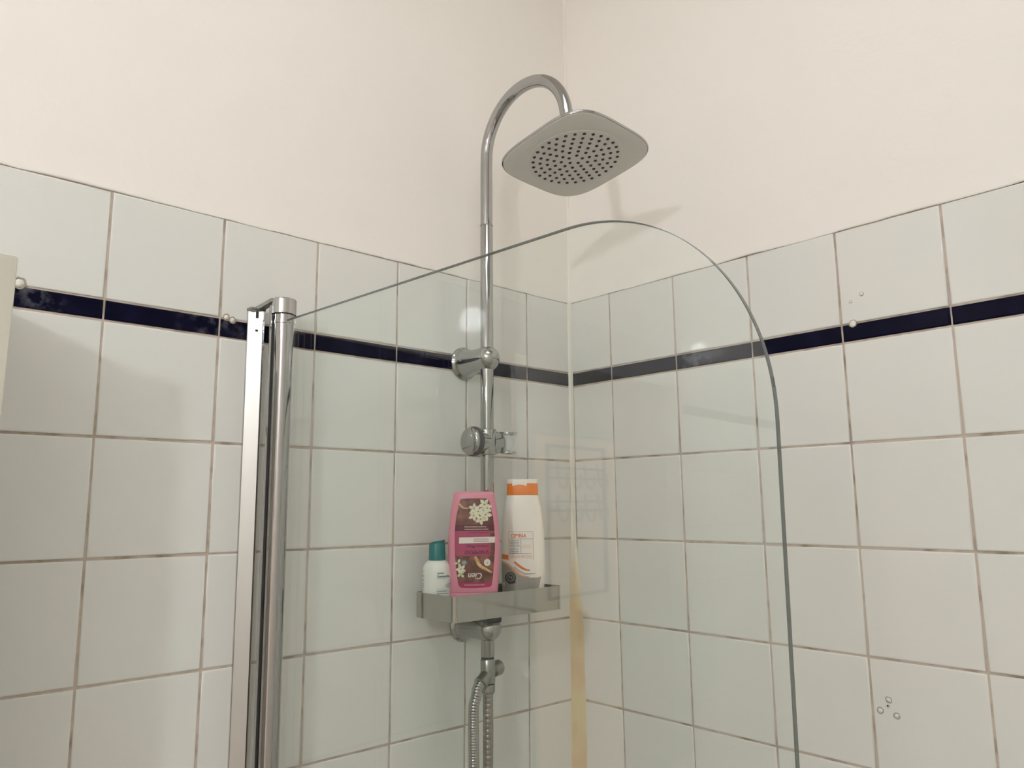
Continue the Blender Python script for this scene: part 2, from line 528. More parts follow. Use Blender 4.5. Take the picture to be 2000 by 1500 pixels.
# wall brackets
def bracket(z, cut=False):
    bm = bmesh.new()
    prof = [(0, .0285), (.0012, .0298), (.0035, .0300), (.0052, .0290), (.0065, .0268), (.012, .0242), (.022, .0222), (.034, .0212), (.046, .0210), (.056, .0215), (.066, .0222)]
    for i in range(1, 11):
        a = PI/2*i/10
        prof.append((.066+.0235*math.sin(a), .0222*math.cos(a)))
    lathe(bm, (BX, 0, z), (0, -1, 0), prof, 56)
    o = finish(bm, 'wall_bracket', m_chrome, SH, auto=.9)
    # little grub screw seen as a dark dot, sub-part
    bm = bmesh.new(); dv = Vector((-.35, -.75, .56)).normalized()
    lathe(bm, Vector((BX, -.066, z))+dv*.0205, dv, [(0, .0024), (.0022, .0024), (.0024, 0)], 12)
    finish(bm, 'screw', m_dull, o)
bracket(Z0+.0148)
bracket(Z0-.4405)
# spacer between shelf and lower bracket
bm = bmesh.new(); box(bm, (BX-.018, -.088, Z0-.4310), (BX+.013, -.048, Z0-.4150), .003)
finish(bm, 'spacer', m_black, SH, auto=.6)

# hand shower holder on the riser
HZ = Z0-.1312
bm = bmesh.new(); lathe(bm, (BX, BY, HZ-.0225), (0, 0, 1), [(0, .0135), (.0008, .0152), (.003, .0160), (.042, .0160), (.0442, .0152), (.045, .0135)], 40)
o = finish(bm, 'slider_sleeve', m_chrome, SH, auto=.7)
bm = bmesh.new()
lathe(bm, (BX-.004, BY, HZ), (-1, 0, 0), [(.0205, .0200), (.0210, .0240), (.0225, .0252), (.027, .0256), (.0315, .0250), (.0325, .0235)], 48)
o = finish(bm, 'knob_rim', m_rim, SH, auto=.6)
bm = bmesh.new()
lathe(bm, (BX-.004, BY, HZ), (-1, 0, 0), [(0, .0165), (.010, .0185), (.0203, .0200)], 40)
finish(bm, 'knob_stem', m_chrome, SH, auto=.6)
bm = bmesh.new()
lathe(bm, (BX-.0345, BY, HZ), (-1, 0, 0), [(0, .0236), (.0035, .0240), (.0065, .0225), (.0085, .0190), (.0098, .012), (.0104, .006), (.0105, 0)], 48)
finish(bm, 'knob_cap', m_chrome, SH, auto=.9)
# cradle : cylinder arm to the right, conical C clip with pointed lips
bm = bmesh.new()
lathe(bm, (BX+.006, BY, HZ), (1, 0, 0), [(0, .0205), (.012, .0205), (.020, .0185), (.026, .015), (.0262, 0)], 40, sx=.82, sy=1, xdir=(0, 1, 0))
finish(bm, 'cradle_arm', m_chrome, SH, auto=.7)
def c_ring(ctr, r0, r1, r0b, r1b, z0, z1, a0, a1, n=36):
    bm = bmesh.new(); rows = []
    for i in range(n+1):
        a = a0+(a1-a0)*i/n; c, s = math.cos(a), math.sin(a)
        tp = 1 - max(0, (abs(i-n/2)/(n/2)-.8)/.2)*.6     # taper of the lip ends
        zm = (z0+z1)/2; h = (z1-z0)/2*tp
        rows.append([bm.verts.new((ctr[0]+c*r, ctr[1]+s*r, z)) for r, z in ((r0b, zm-h), (r1b, zm-h), (r1, zm+h), (r0, zm+h))])
    for a, b in zip(rows, rows[1:]):
        for k in range(4): bm.faces.new((a[k], a[(k+1) % 4], b[(k+1) % 4], b[k]))
    bm.faces.new(rows[0]); bm.faces.new(rows[-1])
    return bm
cc = (BX+.046, BY-.002)
op = math.radians(-38)
bm = c_ring(cc, .0125, .0160, .0110, .0142, HZ-.0135, HZ+.0135, op+.75, op+2*PI-.75)
finish(bm, 'cradle_cup', m_clear, SH, auto=.7)
bm = c_ring(cc, .0125, .0205, .0125, .0205, HZ+.0150, HZ+.0185, op+.62, op+2*PI-.62)
finish(bm, 'cradle_lip', m_chrome, SH, auto=.7)
bm = c_ring(cc, .0115, .0190, .0115, .0190, HZ-.0180, HZ-.0150, op+.62, op+2*PI-.62)
finish(bm, 'cradle_lip', m_chrome, SH, auto=.7)

# diverter below the riser
bm = bmesh.new(); lathe(bm, (BX, BY, Z0-.4895), (0, 0, 1), [(0, .0105), (.0036, .0105)], 32)
finish(bm, 'seal_ring', m_black, SH, auto=.5)
bm = bmesh.new(); lathe(bm, (BX, BY, Z0-.5275), (0, 0, 1), [(0, .0118), (.001, .0124), (.010, .0124), (.020, .0122), (.037, .0120), (.038, .0112)], 40)
finish(bm, 'diverter_body', m_dull, SH, auto=.7)
bm = bmesh.new(); lathe(bm, (BX, BY, Z0-.510), Vector((.93, .12, .10)), [(0, .0095), (.012, .0095), (.0135, .0125), (.026, .0130), (.029, .0118), (.030, .008), (.0303, 0)], 32)
finish(bm, 'diverter_knob', m_dull, SH, auto=.7)
bm = bmesh.new(); lathe(bm, (BX, BY, Z0-.5300), (0, 0, 1), [(0, .0112), (.0026, .0112)], 32)
finish(bm, 'seal_ring', m_black, SH, auto=.5)
bm = bmesh.new(); lathe(bm, (BX, BY, Z0-.5445), (0, 0, 1), [(0, .0098), (.001, .0106), (.004, .0122), (.013, .0124), (.0145, .0115)], 12)
finish(bm, 'hose_nut', m_dull, SH, auto=.3)
pd = Vector((-.82, -.26, -.50)).normalized()
bm = bmesh.new(); lathe(bm, Vector((BX, BY, Z0-.512)), pd, [(0, .0105), (.020, .0105), (.021, .0115), (.027, .0115), (.028, .009)], 28)
finish(bm, 'side_port', m_dull, SH, auto=.6)

def hose(path, r, pitch, amp, m, name, seg=7, n=20):
    P = catmull(path, 60)
    L = [0]
    for a, b in zip(P, P[1:]): L.append(L[-1]+(b-a).length)
    tot = L[-1]; out = []; rad = []
    N = int(tot/pitch*seg); j = 0
    for i in range(N+1):
        s = tot*i/N
        while j < len(L)-2 and L[j+1] < s: j += 1
        f = (s-L[j])/max(1e-9, L[j+1]-L[j])
        out.append(P[j].lerp(P[j+1], f))
        ph = (s/pitch) % 1
        rad.append(r+amp*(abs(math.sin(PI*ph))**.5*2-1))
    bm = bmesh.new(); tube(bm, out, rad, n)
    return finish(bm, name, m, SH, auto=1.2)
ps = Vector((BX, BY, Z0-.512))+pd*.024
pe = Vector((BX, BY, Z0-.512))+pd*.037
hose([ps, pe, pe+Vector((-.0050, -.003, -.011)), (BX-.0405, -.078, Z0-.560), (BX-.037, -.074, Z0-.62), (BX-.032, -.070, Z0-.70), (BX-.02, -.066, Z0-.85), (BX-.012, -.064, Z0-1.1)],
     .0083, .0043, .00055, m_chrome, 'metal_hose')
hose([(BX, BY, Z0-.543), (BX+.0004, -.066, Z0-.60), (BX-.0005, -.0665, Z0-.66), (BX-.001, -.066, Z0-.8), (BX-.001, -.066, Z0-1.1)],
     .0083, .0080, .0005, mat('grey_hose', (.34, .32, .29), .3, metal=.75), 'grey_hose')

# rain shower head, tilted
HC = Vector((-.283, -.2832, Z0+.3096))
ea, eb, eg = -.157, .0358, .0171
Rz = Matrix.Rotation(eg, 3, 'Z'); Rx = Matrix.Rotation(ea, 3, 'X'); Ry = Matrix.Rotation(eb, 3, 'Y')
RH = Ry @ Rx @ Rz
def hp(x, y, z): return HC + RH @ Vector((x, y, z))
def superring(bm, r, z, n=96, e=3.9, mix=1.):
    out = []
    for k in range(n):
        t = 2*PI*k/n; c, s = math.cos(t), math.sin(t)
        rr = r/((abs(c)**e+abs(s)**e)**(1/e))
        rr = rr*mix + r*(1-mix)
        out.append(bm.verts.new(hp(c*rr, s*rr, z)))
    return out
def loft(rings, bm, cap0=True, cap1=True):
    for a, b in zip(rings, rings[1:]):
        n = len(a)
        for k in range(n): bm.faces.new((a[k], a[(k+1) % n], b[(k+1) % n], b[k]))
    if cap0: bm.faces.new(rings[0])
    if cap1: bm.faces.new(rings[-1])
bm = bmesh.new()
loft([superring(bm, .0978, .0006), superring(bm, .0990, .0004), superring(bm, .0996, .0022), superring(bm, .0992, .0042), superring(bm, .0970, .0062), superring(bm, .085, .0130, mix=.9),
      superring(bm, .065, .0220, mix=.6), superring(bm, .045, .0285, mix=.2), superring(bm, .027, .0318, mix=0), superring(bm, .0165, .0330, mix=0), superring(bm, .0150, .0342, mix=0)], bm)
finish(bm, 'chrome_shell', m_chrome, SH, auto=.9)
bm = bmesh.new()
loft([superring(bm, .0975, .0008), superring(bm, .0974, -.0004), superring(bm, .096, -.0010), superring(bm, .078, -.0019, mix=.75), superring(bm, .0765, -.0020, mix=.0)], bm)
finish(bm, 'face_plate', m_face, SH, auto=.9)
bm = bmesh.new()
loft([superring(bm, .0762, -.0019, mix=0), superring(bm, .0755, -.0026, mix=0), superring(bm, .0735, -.0028, mix=0)], bm)
fpl = finish(bm, 'spray_face', m_face2, SH, auto=.5)
bm = bmesh.new()
lathe(bm, hp(0, 0, -.0026), RH @ Vector((0, 0, -1)), [(0, .0029), (.0009, .0026), (.0016, .0016), (.0018, 0)], 12)
nz0 = finish(bm, 'nozzle', m_black, SH, origin=hp(0, 0, -.0026))
noz_mesh = nz0.data
first = True
for k in range(1, 7):
    for i in range(5*k):
        t = 2*PI*(i/(5*k)) + math.radians(18) + k*.0
        r = .0113*k
        p = hp(math.cos(t)*r, math.sin(t)*r, -.0026)
        if first: o = nz0; first = False
        else: o = nz0.copy(); C.objects.link(o)
        o.location = p - wloc(SH)
bm = bmesh.new()
cn = hp(0, 0, .0330); ctop = Vector((BX, -.2735, Z0+.352))
lathe(bm, cn, ctop-cn, [(0, .0140), (.001, .0150), (.005, .0150), ((ctop-cn).length, .0128)], 36)
finish(bm, 'swivel_nut', m_chrome, SH, auto=.7)

# ------------------------------------------------------------------ shelf basket
SX0, SX1, SY0, SY1 = -.4015, -.165, -.125, -.022
SZ0, SZ1 = Z0-.4152, Z0-.3760
shelf = empty('shower_shelf', ((SX0+SX1)/2, (SY0+SY1)/2, SZ0))
tag(shelf, 'polished steel tray shelf clamped round the shower pipe holding the bottles', 'shelf')
def rrect(x0, x1, y0, y1, r, n=8):
    pts = []
    for cx, cy, a0 in ((x1-r, y1-r, 0), (x0+r, y1-r, PI/2), (x0+r, y0+r, PI), (x1-r, y0+r, 1.5*PI)):
        for k in range(n+1):
            a = a0+PI/2*k/n; pts.append((cx+r*math.cos(a), cy+r*math.sin(a)))
    return pts
bm = bmesh.new()
O = rrect(SX0, SX1, SY0, SY1, .0085); I = rrect(SX0+.0014, SX1-.0014, SY0+.0014, SY1-.0014, .0071)
ra = [bm.verts.new((x, y, SZ0)) for x, y in O]; rb = [bm.verts.new((x, y, SZ1)) for x, y in O]
rc = [bm.verts.new((x, y, SZ1)) for x, y in I]; rd = [bm.verts.new((x, y, SZ0)) for x, y in I]
loft([ra, rb, rc, rd, ra], bm, False, False)
finish(bm, 'tray_wall', m_steel, shelf, auto=.5)
bm = bmesh.new()
bp_ = rrect(SX0+.002, SX1-.002, SY0+.002, SY1-.002, .0065)
loft([[bm.verts.new((x, y, SZ0+.001)) for x, y in bp_], [bm.verts.new((x, y, SZ0+.0028)) for x, y in bp_]], bm)
finish(bm, 'tray_base', m_steel, shelf, auto=.5)
bm = bmesh.new(); lathe(bm, (BX, BY, SZ0-.002), (0, 0, 1), [(0, .0120), (.001, .0165), (.030, .0165), (.031, .0120)], 36)
finish(bm, 'pipe_clamp', m_chrome, shelf, auto=.6)
SF = SZ0+.0028   # standing height for the bottles

# ------------------------------------------------------------------ bottles
class Bottle:
    def __init__(s, name, x, y, W, D, e, label, cat='bottle'):
        s.o = Vector((x, y, 0)); s.W = W; s.D = D; s.e = e
        d = Vector((CX-x, CY-y)).normalized()
        s.th = math.atan2(d.x, -d.y)
        s.X = Vector((math.cos(s.th), math.sin(s.th), 0)); s.Y = Vector((-math.sin(s.th), math.cos(s.th), 0))
        s.root = empty(name, (x, y, SF)); tag(s.root, label, cat)
    def interp(s, T, z):
        if z >= T[0][0]: return T[0][1]
        for (a, b), (c, d) in zip(T, T[1:]):
            if c <= z <= a:
                f = (a-z)/(a-c); return b+(d-b)*f
        return T[-1][1]
    def ring(s, bm, z, n=72, dw=0., k=1.):
        w, d = s.interp(s.W, z)*k+dw, s.interp(s.D, z)*k+dw
        out = []
        for i in range(n):
            t = 2*PI*i/n; c, si = math.cos(t), math.sin(t); e = 2/s.e
            out.append(bm.verts.new(s.o+s.X*(w*math.copysign(abs(c)**e, c))+s.Y*(d*math.copysign(abs(si)**e, si))+Vector((0, 0, Z0+z))))
        return out
    def front(s, u, z, off):
        w, d = s.interp(s.W, z), s.interp(s.D, z)
        q = min(.995, abs(u)/w)
        yy = d*(1-q**s.e)**(1/s.e)
        # outward direction approx
        nx = (abs(u)/w)**(s.e-1)/w*math.copysign(1, u); ny = (yy/d)**(s.e-1)/d if yy > 0 else 0
        l = math.hypot(nx, ny) or 1
        uu = math.copysign(q*w, u)
        return s.o+s.X*(uu+nx/l*off)-s.Y*(yy+ny/l*off)+Vector((0, 0, Z0+z))
    def body(s, name, m, zs, kk=None, n=72):
        bm = bmesh.new()
        loft([s.ring(bm, z, n, k=(kk[i] if kk else 1.)) for i, z in enumerate(zs)], bm)
        return finish(bm, name, m, s.root, auto=.9)
    def decal(s, parent, name, poly, m, off, grid=.004):
        lo = (min(p[0] for p in poly), min(p[1] for p in poly)); hi = (max(p[0] for p in poly), max(p[1] for p in poly))
        dense = []
        for i in range(len(poly)):
            a, b = Vector(poly[i]), Vector(poly[(i+1) % len(poly)])
            k_ = max(1, int((b-a).length/.0025))
            dense += [tuple(a.lerp(b, j/k_)) for j in range(k_)]
        poly = dense
        vs = [Vector(p) for p in poly]; n = len(vs)
        ed = [(i, (i+1) % n) for i in range(n)]
        def inside(x, y):
            c = False
            for i in range(n):
                (x1, y1), (x2, y2) = poly[i], poly[(i+1) % n]
                if (y1 > y) != (y2 > y) and x < (x2-x1)*(y-y1)/(y2-y1)+x1: c = not c
            return c
        pts = list(vs)
        gx = lo[0]+grid/2
        while gx < hi[0]:
            gy = lo[1]+grid/2
            while gy < hi[1]:
                if inside(gx, gy): pts.append(Vector((gx, gy)))
                gy += grid
            gx += grid
        v, e, f, *_ = delaunay_2d_cdt(pts, ed, [list(range(n))], 1, 1e-7)
        bm = bmesh.new()
        bv = [bm.verts.new(s.front(p.x, p.y, off)) for p in v]
        for q in f:
            try: bm.faces.new([bv[i] for i in q])
            except ValueError: pass
        for vv in [a for a in bm.verts if not a.link_faces]: bm.verts.remove(vv)
        if not bm.faces: bm.free(); return None
        bm.normal_update()
        if sum((fa.normal.dot(-s.Y)*fa.calc_area() for fa in bm.faces)) < 0: bmesh.ops.reverse_faces(bm, faces=bm.faces)
        return finish(bm, name, m, parent, smooth=True, normals=False)
    def text(s, parent, name, body, u, z, w, h, m, off, flip=False, shear=0., bold=0.):
        cu = bpy.data.curves.new('t', 'FONT'); cu.body = body; cu.size = 1; cu.shear = shear
        cu.align_x = 'CENTER'; cu.resolution_u = 3
        ob = bpy.data.objects.new('t', cu); C.objects.link(ob)
        bpy.context.view_layer.update()
        me = bpy.data.meshes.new_from_object(ob.evaluated_get(bpy.context.evaluated_depsgraph_get()))
        bpy.data.objects.remove(ob)
        bm = bmesh.new(); bm.from_mesh(me); bpy.data.meshes.remove(me)
        xs = [v.co.x for v in bm.verts]; ys = [v.co.y for v in bm.verts]
        x0, x1, y0, y1 = min(xs), max(xs), min(ys), max(ys)
        if bold:      # heavier strokes: a second set of glyphs a hair to the side
            dup_ = bmesh.ops.duplicate(bm, geom=bm.verts[:]+bm.edges[:]+bm.faces[:])
            for v in dup_['geom']:
                if isinstance(v, bmesh.types.BMVert): v.co.x += bold*3
        for v in bm.verts:
            a = (v.co.x-(x0+x1)/2)/(x1-x0)*w; b = (v.co.y-(y0+y1)/2)/(y1-y0)*h
            if flip: a, b = -a, -b
            v.co = s.front(u+a, z+b, off)
        return finish(bm, name, m, parent, smooth=False, normals=False)
    def dashes(s, parent, name, x0, x1, rows, h, m, off, seed=1):
        """unreadably small print as broken strokes"""
        rnd = random.Random(seed); bm = bmesh.new(); h *= .62
        for z in rows:
            x = x0; end = x1-rnd.uniform(0, .12)*(x1-x0)
            while x < end:
                l = rnd.uniform(.0008, .0026)
                q = [s.front(a, b, off) for a, b in ((x, z-h/2), (min(x+l, end), z-h/2), (min(x+l, end), z+h/2), (x, z+h/2))]
                bm.faces.new([bm.verts.new(p) for p in q])
                x += l+rnd.uniform(.0003, .0007)
        return finish(bm, name, m, parent, smooth=False, normals=False)

def circle(cx, cz, r, n=28, ry=None):
    return [(cx+r*math.cos(2*PI*k/n), cz+(ry or r)*math.sin(2*PI*k/n)) for k in range(n)]
def band(pts, w0, w1):
    """ribbon polygon along points"""
    P = [Vector((*p, 0)) for p in pts]; P = catmull(P, 6); n = len(P); L = []; Rr = []
    for i, p in enumerate(P):
        t = (P[min(i+1, n-1)]-P[max(i-1, 0)]).normalized(); nn = Vector((-t.y, t.x, 0))
        wd = w0+(w1-w0)*i/(n-1)
        wd *= .25+.75*math.sin(PI*min(1, max(0, (i+.6)/n)))**.5
        L.append(((p+nn*wd/2).x, (p+nn*wd/2).y)); Rr.append(((p-nn*wd/2).x, (p-nn*wd/2).y))
    return L+Rr[::-1]

# --- pink shampoo bottle, standing upside down
PW = [(-.216, .0300), (-.2175, .0318), (-.2200, .0333), (-.2277, .0347), (-.25, .0385), (-.28, .0415), (-.30, .0425), (-.33, .0420), (-.36, .0400), (-.385, .0378), (-.4124, .0345)]
PD = [(-.216, .0140), (-.2175, .0160), (-.2200, .0178), (-.2277, .0186), (-.25, .0200), (-.28, .0208), (-.33, .0210), (-.36, .0203), (-.385, .0190), (-.4124, .0165)]
pk = Bottle('shampoo_bottle', -.3275, -.0835, PW, PD, 2.9, 'pink shampoo bottle standing upside down at the front of the shelf')
zs = [-.2160, -.2163, -.2175, -.2190, -.2210, -.2240, -.2277, -.235, -.243, -.25, -.26, -.27, -.28, -.29, -.30, -.31, -.32, -.33, -.34, -.35, -.36, -.37, -.376]
body = pk.body('body', m_pink, zs, [.90, .97]+[1]*(len(zs)-2))
zs2 = [-.3765, -.3772, -.385, -.395, -.405, -.4110, -.4123]
pk.body('cap', m_pink, zs2, [.985, 1, 1, 1, 1, 1, .97])
def pz(Y): return -.2277-(940+Y/6.25-974)*.000822
def pu(X): return (X/6.25+860-927)*.00083
def PP(pts): return [(pu(x), pz(y)) for x, y in pts]
lab_poly = PP([(250, 225), (275, 213), (420, 210), (570, 212), (600, 228), (625, 330), (650, 430), (664, 560), (672, 700), (672, 830), (664, 960), (652, 1100), (640, 1200), (632, 1260), (605, 1280), (430, 1288), (265, 1283), (238, 1262), (222, 1200), (205, 1080), (195, 960), (188, 830), (186, 700), (190, 560), (203, 430), (228, 320)])
label = pk.decal(body, 'label', lab_poly, k_brown, .00025)
DK = pk.decal
DK(body, 'label_band', PP([(196, 530), (662, 530), (668, 606), (188, 606)]), k_maroon, .00040)
DK(body, 'label_panel', PP([(188, 606), (614, 606), (620, 905), (190, 905)]), k_mag, .00045)
DK(body, 'label_band', PP([(224, 1222), (638, 1222), (632, 1260), (605, 1280), (430, 1288), (265, 1283), (238, 1262)]), k_mag2, .00045)
DK(body, 'label_strip', PP([(240, 683), (672, 676), (670, 748), (238, 757)]), k_white, .00060)
pk.text(body, 'lettering', 'SHAMPOO', pu(454), pz(862), .0385, .0061, k_purple, .0007, flip=True, bold=.004)
pk.text(body, 'lettering', 'Intense Pflege', pu(462), pz(788), .0360, .0058, k_purple, .0007, flip=True, shear=.25)
pk.text(body, 'lettering', 'Cien', pu(432), pz(1146), .0215, .0098, k_white, .0007, flip=True, shear=.22, bold=.012)
pk.dashes(body, 'small_print', pu(305), pu(600), [pz(556), pz(585)], .0018, k_petal, .0006, 2)
pk.dashes(body, 'small_print', pu(350), pu(600), [pz(628)], .0012, k_purple, .0006, 3)
pk.dashes(body, 'small_print', pu(415), pu(600), [pz(703), pz(728)], .0017, k_purple, .0008, 4)
pk.dashes(body, 'small_print', pu(305), pu(565), [pz(1252)], .0014, k_white, .0007, 5)
# flowers
def petals(cx, cy, R, n, rot, m=k_petal, off=.0006):
    for k in range(n):
        a = rot+2*PI*k/n
        pts = []
        for (t, wd) in ((0, .05), (.3, .22), (.6, .30), (.85, .18), (1.05, .0), (.85, -.18), (.6, -.30), (.3, -.22), (0, -.05)):
            x = cx+R*(t*math.cos(a)-wd*math.sin(a)); y = cy+R*(t*math.sin(a)+wd*math.cos(a)); pts.append((x, y))
        DK(body, 'printed_petal', PP(pts), m, off+.00001*k, .006)
    DK(body, 'printed_stamen', PP([(cx+R*.16*math.cos(2*PI*k/8), cy+R*.16*math.sin(2*PI*k/8)) for k in range(8)]), k_yel, off+.00012, .01)
for cx, cy, R, n, rot, o_ in ((545, 285, 75, 5, .3, .00055), (420, 335, 66, 5, 1.0, .0006), (580, 330, 62, 5, 2.0, .00065), (560, 410, 78, 5, .1, .0007), (470, 370, 70, 5, .7, .00075), (415, 420, 66, 5, 2.6, .0008), (500, 465, 70, 5, 1.4, .00085)):
    petals(cx, cy, R, n, rot, off=o_)
for cx, cy, R, n, rot, o_ in ((228, 990, 50, 3, .9, .00055), (262, 1062, 62, 5, .5, .0006), (262, 1118, 52, 4, .9, .00066)):
    petals(cx, cy, R, n, rot, off=o_)
DK(body, 'printed_swirl', PP(band([(235, 262), (270, 310), (320, 330), (370, 322)], 30, 14)), k_gold, .00052, .01)
DK(body, 'printed_swirl', PP(band([(430, 912), (455, 960), (490, 1020), (560, 1065), (640, 1110)], 52, 30)), k_gold, .00052, .01)
DK(body, 'printed_seal', PP([(300+44*math.cos(2*PI*k/24), 985+40*math.sin(2*PI*k/24)) for k in range(24)]), k_dgrey, .0006, .01)
DK(body, 'printed_seal', PP([(300+28*math.cos(2*PI*k/24), 985+25*math.sin(2*PI*k/24)) for k in range(24)]), k_grey, .00068, .01)
DK(body, 'printed_seal', PP([(578+40*math.cos(2*PI*k/24), 985+42*math.sin(2*PI*k/24)) for k in range(24)]), k_white, .0006, .01)
pk.text(body, 'lettering', '0', pu(578), pz(990), .0026, .0034, k_slate, .0007, flip=True)

# --- white and orange shampoo bottle
WW = [(-.194, .0272), (-.2212, .0276), (-.2215, .0276), (-.228, .0290), (-.242, .0323), (-.262, .0352), (-.285, .0370), (-.32, .0382), (-.355, .0380), (-.378, .0365), (-.4124, .0335)]
WD = [(-.194, .0150), (-.2215, .0152), (-.242, .0170), (-.285, .0185), (-.355, .0190), (-.4124, .0175)]
wb = Bottle('shampoo_bottle', -.2075, -.0725, WW, WD, 2.5, 'tall white shampoo bottle with orange cap band, rightmost on the shelf')
zs = [-.2214, -.2225, -.228, -.235, -.242, -.252, -.262, -.272, -.285, -.30, -.32, -.34, -.355, -.366, -.378, -.39, -.40, -.410, -.4124]
wbody = wb.body('body', m_wbot, zs, [.97]+[1]*(len(zs)-2)+[.96])
zc_ = [-.2010, -.2015, -.2205, -.2212]
wb.body('cap', m_orange, zc_, [.99, 1.0, 1.0, .99])
zl_ = [-.1938, -.1942, -.1955, -.2012]
ld = wb.body('flip_lid', m_wbot, zl_, [.96, .99, 1.005, 1.005])
ld['label'] = 'white flip lid'
def wz(Y): return -.1943-(920+Y/6.25-937)*.000883
def wu(X): return (X/6.25+960-1019)*.00089
def WP(pts): return [(wu(x), wz(y)) for x, y in pts]
DW = wb.decal
DW(ld, 'lid_tab', WP([(243, 140), (425, 140), (418, 188), (390, 176), (335, 168), (280, 176), (250, 188)]), m_wbot, .0006)
DW(wbody, 'printed_field', WP([(112, 1095), (190, 1122), (270, 1190), (350, 1255), (440, 1290), (530, 1292), (584, 1280), (575, 1330), (555, 1420), (545, 1560), (150, 1560), (125, 1400), (112, 1250)]), k_grey, .0003)
DW(wbody, 'printed_stripe', WP([(118, 1012), (192, 1022), (192, 1078), (118, 1070)]), k_orange, .00045)
DW(wbody, 'printed_stripe', WP(band([(262, 1100), (320, 1150), (385, 1190), (452, 1205)], 34, 24)), k_orange, .00045, .01)
DW(wbody, 'printed_stripe', WP(band([(112, 1105), (200, 1145), (280, 1215), (350, 1262), (450, 1285)], 30, 18)), k_orange2, .0005, .01)
DW(wbody, 'printed_stripe', WP(band([(260, 1165), (330, 1215), (400, 1245), (520, 1240)], 26, 18)), k_dgrey if False else flat('print_light_grey', (.46, .45, .43)), .00042, .01)
def rect(x0, y0, x1, y1): return WP([(x0, y0), (x1, y0), (x1, y1), (x0, y1)])
for r in ((196, 738, 496, 743), (196, 738, 201, 1090), (491, 738, 496, 1085)):
    DW(wbody, 'printed_frame', rect(*r), k_orange2, .0004, .01)
for r in ((203, 826, 490, 830), (203, 918, 345, 922), (344, 828, 348, 1004), (203, 1004, 465, 1008)):
    DW(wbody, 'printed_rule', rect(*r), k_dgrey, .0004, .01)
wb.text(wbody, 'lettering', 'OMBIA', wu(318), wz(790), (wu(412)-wu(225)), .0066, k_orange, .0005, bold=.012)
wb.text(wbody, 'lettering', 'SHAMPOO', wu(347), wz(1042), (wu(482)-wu(214)), .0050, k_orange2, .0005)
wb.dashes(wbody, 'small_print', wu(210), wu(335), [wz(v) for v in (850, 869, 887, 905)], .0014, k_dgrey, .0005, 6)
wb.dashes(wbody, 'small_print', wu(210), wu(322), [wz(v) for v in (940, 960, 980, 997)], .0014, k_dgrey, .0005, 7)
wb.dashes(wbody, 'small_print', wu(360), wu(470), [wz(v) for v in (905, 930)], .0013, k_orange2, .0005, 8)
DW(wbody, 'printed_seal', WP(circle(217, 1292, 66, 30)), k_black, .0005, .01)
DW(wbody, 'printed_seal', WP(circle(217, 1288, 48, 30)), k_grey, .00058, .01)
DW(wbody, 'printed_seal', WP(circle(217, 1288, 38, 30)), k_black, .00064, .01)
wb.text(wbody, 'lettering', 'N', wu(217), wz(1288), .0052, .0058, k_grey, .0007, bold=.01)
DW(wbody, 'printed_seal', WP([(185, 1345), (285, 1335), (270, 1358), (195, 1368)]), k_black, .0006, .01)

# --- small bottle with a teal cap
QW = [(-.326, .0128), (-.3268, .0140), (-.3285, .0168), (-.331, .0192), (-.334, .0212), (-.338, .0226), (-.343, .0233), (-.35, .0235), (-.4124, .0235)]
QD = [(z, min(r, .0118+(r-.0118)*.75) if r > .0118 else r) for z, r in QW]
sb = Bottle('lotion_bottle', -.3755, -.0475, QW, QD, 2.0, 'small white bottle with a teal cap at the left end of the shelf')
zs = [-.326, -.3268, -.3285, -.331, -.334, -.338, -.343, -.35, -.37, -.39, -.405, -.4115, -.4124]
sbody = sb.body('body', m_wbot2, zs, [1]*(len(zs)-2)+[1, .95], 48)
bm = bmesh.new()
lathe(bm, (sb.o.x, sb.o.y, Z0-.3262), (0, 0, 1), [(0, .0128), (.0010, .0136), (.006, .0134), (.026, .0130), (.0275, .0124), (.028, 0)], 40)
cp = finish(bm, 'cap', m_teal, sb.root, auto=.7)
bm = bmesh.new()    # pressed-open disc top, rising to the right
axu = (Vector((0, 0, 1))*1.0 - sb.X*.16).normalized()
lathe(bm, Vector((sb.o.x, sb.o.y, Z0-.2990))+sb.X*.0015, axu, [(-.003, .0100), (.0022, .0112), (.0034, .0105), (.0036, 0)], 32)
finish(bm, 'disc_top', m_teal, cp, auto=.7)
bm = bmesh.new()
pc = Vector((sb.o.x, sb.o.y, Z0-.2952))+sb.X*.0105-sb.Y*.001
lathe(bm, pc, sb.X*1.0-sb.Y*.5, [(0, .0016), (.0016, .0016), (.0017, 0)], 12)
finish(bm, 'spout', m_black, cp)
def sz(Y): return -.2919-(1040+Y/10.71-1052)*.000813
def su(X): return (X/10.71+800-849)*.00083
def SP(pts): return [(su(x), sz(y)) for x, y in pts]
sb.text(sbody, 'lettering', 'ISDIN', su(598), sz(835), su(662)-su(535), .0022, k_slate, .0004, bold=.03)
sb.text(sbody, 'lettering', 'Germisdin', su(652), sz(893), su(770)-su(530), .0042, k_tealp, .0004, bold=.02)
sb.dashes(sbody, 'small_print', su(535), su(690), [sz(938)], .0009, k_tealp, .0004, 9)
sb.decal(sbody, 'printed_drop', SP([(690, 1090), (730, 1050), (800, 1030), (805, 1110), (770, 1150), (720, 1130)]), k_pale, .0003, .01)
sb.dashes(sbody, 'small_print', su(530), su(680), [sz(1155)], .0012, k_pale, .0004, 10)
sb.dashes(sbody, 'small_print', su(530), su(745), [sz(1200), sz(1250)], .0018, k_tealp, .0004, 11)
sb.dashes(sbody, 'small_print', su(225), su(270), [sz(v) for v in (805, 880, 900, 970, 1000, 1060, 1090, 1130, 1180)], .0012, k_dgrey, .0004, 12)

